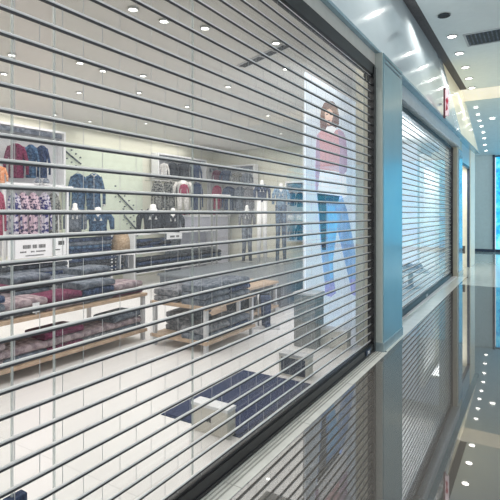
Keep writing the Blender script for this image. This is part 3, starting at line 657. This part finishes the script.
# --- shop ceiling: downlights and a slot vent
def downlight(label, loc, r, lens, rim, group):
    t = thing('downlight', label, 'light', loc, 0, group)
    b = BM(); lathe(b, [(-.02,r*1.25),(-.02,r),(0,r),(0,r*1.25)], n=16, cap=False); obj('trim_ring', b, rim, t)
    b = BM(); lathe(b, [(-.008,r*.98),(-.004,r*.98)], n=16); obj('lens', b, lens, t)
    return t
ZS = 3.22
spots = [(133,8),(164,20),(12,54),(80,62),(143,75),(79,92),(139,92),(55,114),(90,121),(146,123),(205,27),(276,42),(228,86),(187,106),(268,115),(191,139),(199,151),(281,133),(103,70),(4,73),(286,68)]
pts = sorted([P(a, b_, z=ZS) for a, b_ in spots], key=lambda p: -p.x)
proto = None
for i, p in enumerate(pts):
    p = Vector((p.x, p.y, ZS))
    lab = f'small bright shop ceiling downlight, {ORD[i+1] if i < 20 else "twenty-first"} in distance from the shutter'
    if not proto: proto = downlight(lab, p, .038, M['lens2'], M['rim'], 'downlights in the shop ceiling')
    else: dup(proto, p, 0, lab)
a, c = P(241,66,z=ZS), P(288,44,z=ZS); t = thing('slot_vent', 'dark slot vent running slantwise across the shop ceiling', 'vent', (a.x,a.y,ZS), math.atan2(c.y-a.y, c.x-a.x))
ln = (c-a).length
obj('frame', box(BM(), 0, ln, -.06, .06, -.012, 0), M['greyw'], t)
b = BM()
for i in range(4): box(b, ln*i/4+.02, ln*(i+1)/4-.02, -.04, .04, -.016, -.012)
obj('slots', b, M['vent'], t)

# ================================================================== CORRIDOR CEILING
proto = None
for i, (px, py) in enumerate(((452,36),(459.4,53),(465.4,67),(469,78),(472,87.5))):
    p = P(px, py, z=CZ); lab = f'lit downlight in the corridor ceiling, {ORD[i+1]} beyond the dark unlit one'
    if not proto: proto = downlight(lab, (p.x,p.y,CZ), .08, M['lens'], M['rim'], 'lit downlights in the near corridor ceiling')
    else: dup(proto, (p.x,p.y,CZ), 0, lab)
p = P(444, 15, z=CZ); downlight('dark unlit downlight in the corridor ceiling, beside the dark slot', (p.x,p.y,CZ), .085, M['vent'], M['lip'], None)
for i, (x, y) in enumerate(((-1.42,7.6),(-1.41,6.5),(-1.4,5.4),(-1.4,4.2),(-1.4,3.0),(-1.4,1.8))):   # the same row continues overhead
    dup(proto, (x,y,CZ), 0, f'lit corridor ceiling downlight, {ORD[i+1]} on the near side of the dark one')
for i, (px, py) in enumerate(((476,107.5),(478,114.5),(479.5,121),(481.5,126.5),(483.5,132.5),(484.3,138.5),(485,145),(486,151))):
    # on the sloping far ceiling
    r = P(px, py, d=1.0) - Vector((0,0,EYE)); k_ = (4.70-3.60)/(20.3-14.8)
    tt = (4.70-EYE + k_*14.8)/(r.z + k_*r.y); p = Vector((r.x*tt, r.y*tt, EYE+r.z*tt))
    dup(proto, p, 0, f'small lit downlight on the sloping far ceiling, {ORD[i+1]} along the row', 'lit downlights in the far ceiling', (.75,)*3)
r = P(492.5, 118.5, d=1.0) - Vector((0,0,EYE)); tt = (4.70-EYE + k_*14.8)/(r.z + k_*r.y)
dup(proto, (r.x*tt, r.y*tt, EYE+r.z*tt), 0, 'single lit downlight right of the row on the far ceiling', 'lit downlights in the far ceiling')
a = P(464,34.5,z=CZ); c = P(469.6,45.8,z=CZ)
vt = thing('ceiling_grille', 'dark slatted air grille set in the corridor ceiling', 'vent', (a.x, a.y, CZ))
wv, lv = 1.6, .73
obj('backing', box(BM(), 0, wv, 0, lv, -.004, .0), M['vent'], vt)
b = BM()
for i in range(22): box(b, .03+i*.072, .055+i*.072, .04, lv-.04, -.014, -.004)
obj('slats', b, M['slate'], vt)
b = BM(); box(b, -.02, wv, -.02, .02, -.016, 0); box(b, -.02, wv, lv-.02, lv+.02, -.016, 0); box(b, -.02, .02, 0, lv, -.016, 0); obj('frame', b, M['greyw'], vt)

# ================================================================== BLADE SIGN, THIRD SHOP LOCK
p = P(447, 118, X=-1.40); t = thing('blade_sign', 'narrow red and white projecting sign high on the glossy fascia', 'sign', (p.x, p.y, p.z))
hz = P(447, 88, X=-1.40).z - p.z
obj('side_frame', box(BM(), -.055, -.025, -.04, .04, 0, hz), M['redframe'], t); obj('face', box(BM(), -.025, .03, -.03, .03, .04, hz-.03), M['pinkp'], t)
b = BM(); poly(b, [(-.02,-.032,hz*.22),(.02,-.032,hz*.28),(.01,-.032,hz*.42),(.026,-.032,hz*.55),(.01,-.032,hz*.68),(-.02,-.032,hz*.60),(-.005,-.032,hz*.45)]); obj('emblem', b, M['red'], t)
b = BM(); box(b, -.26, -.08, -.012, .012, hz*.45, hz*.52); obj('bracket', b, M['steel'], t)
lp = P(463, 250, X=-1.70); t = thing('door_lock_box', 'small dark lock box at the white third shop entrance', 'lock', (lp.x, lp.y, lp.z-.09))
obj('case', box(BM(), -.05, .05, -.05, .05, 0, .20), mat('bronze', (.12,.10,.08), .5), t, bevel=.006); obj('keyhole', box(BM(), -.012, .012, -.054, -.05, .07, .12), M['black'], t)

# second window: silvery merchandise on low stands
for i, (y, x) in enumerate(((7.7,-2.2),(8.6,-2.35),(9.6,-2.15))):
    t = thing('window_stand', f'pale low stand behind the far shutter, {["nearest","middle","farthest"][i]} of three', 'stand', (x,y,.012), .2*i, 'low stands behind the far shutter')
    b = BM(); box(b, -.3, .3, -.3, .3, .32, .36); obj('top', b, M['greyw'], t, bevel=.006)
    b = BM(); lathe(b, [(0,.22),(.02,.22),(.04,.05),(.32,.05)], n=16); obj('foot', b, M['steel'], t)
    for j in range(2):
        o = dup(sp, (x-.08+.18*j, y, .375), .5+i, f'shoe on the {["nearest","middle","farthest"][i]} window stand, {["inner","outer"][j]} one', 'shoes behind the far shutter', (1.3,)*3)

# ================================================================== LIGHT
def area(name, loc, sx, sy, e, col=(1,1,1), rot=(0,0,0)):
    l = bpy.data.lights.new(name, 'AREA'); l.shape = 'RECTANGLE'; l.size, l.size_y = sx, sy; l.energy = e; l.color = col
    o = bpy.data.objects.new(name, l); C.objects.link(o); o.location = loc; o.rotation_euler = rot; return o
for x, y in ((-2.9,1.2),(-2.9,4.2),(-5.2,2.0),(-5.2,5.5),(-6.6,4),(-6.6,8),(-4.6,8.6)):
    area('shop_lamp', (x, y, 3.19), 2.6, 3.4, 52, (1,.965,.94))
area('window_lamp', (-2.5, 9.2, 2.45), .6, 3.4, 120, (.92,.97,1), (PI,0,0))  # unseen uplight without a fixture, added to brighten the second window
area('third_lamp', (-2.1, 13.4, 2.7), .5, 1.2, 25, (1,.98,.93))
def spot(loc, e, col=(1,.97,.92)):
    l = bpy.data.lights.new('corridor_lamp', 'SPOT'); l.energy = e; l.color = col; l.spot_size = 2.2; l.spot_blend = .8; l.shadow_soft_size = .08
    o = bpy.data.objects.new('corridor_lamp', l); C.objects.link(o); o.location = loc
for y in (2, 5, 8, 11, 13.6): spot((-1.4, y, CZ-.05), 110); spot((1.6, y, CZ-.05), 110)
spot((-.3, 16.8, 4.22), 70, (.9,.97,1)); spot((2.4, 17.2, 4.12), 70, (.9,.97,1))
w = bpy.data.worlds.new('world'); bpy.context.scene.world = w; w.use_nodes = True
bg = w.node_tree.nodes['Background']; bg.inputs[0].default_value = (.80,.87,.92,1); bg.inputs[1].default_value = 1.35
sc = bpy.context.scene
sc.view_settings.view_transform = 'Standard'; sc.view_settings.look = 'None'; sc.view_settings.exposure = 0
sc.cycles.transparent_max_bounces = 16
sc.cycles.caustics_reflective = False; sc.cycles.caustics_refractive = False
sc.cycles.sample_clamp_indirect = 2.0; sc.cycles.use_adaptive_sampling = False
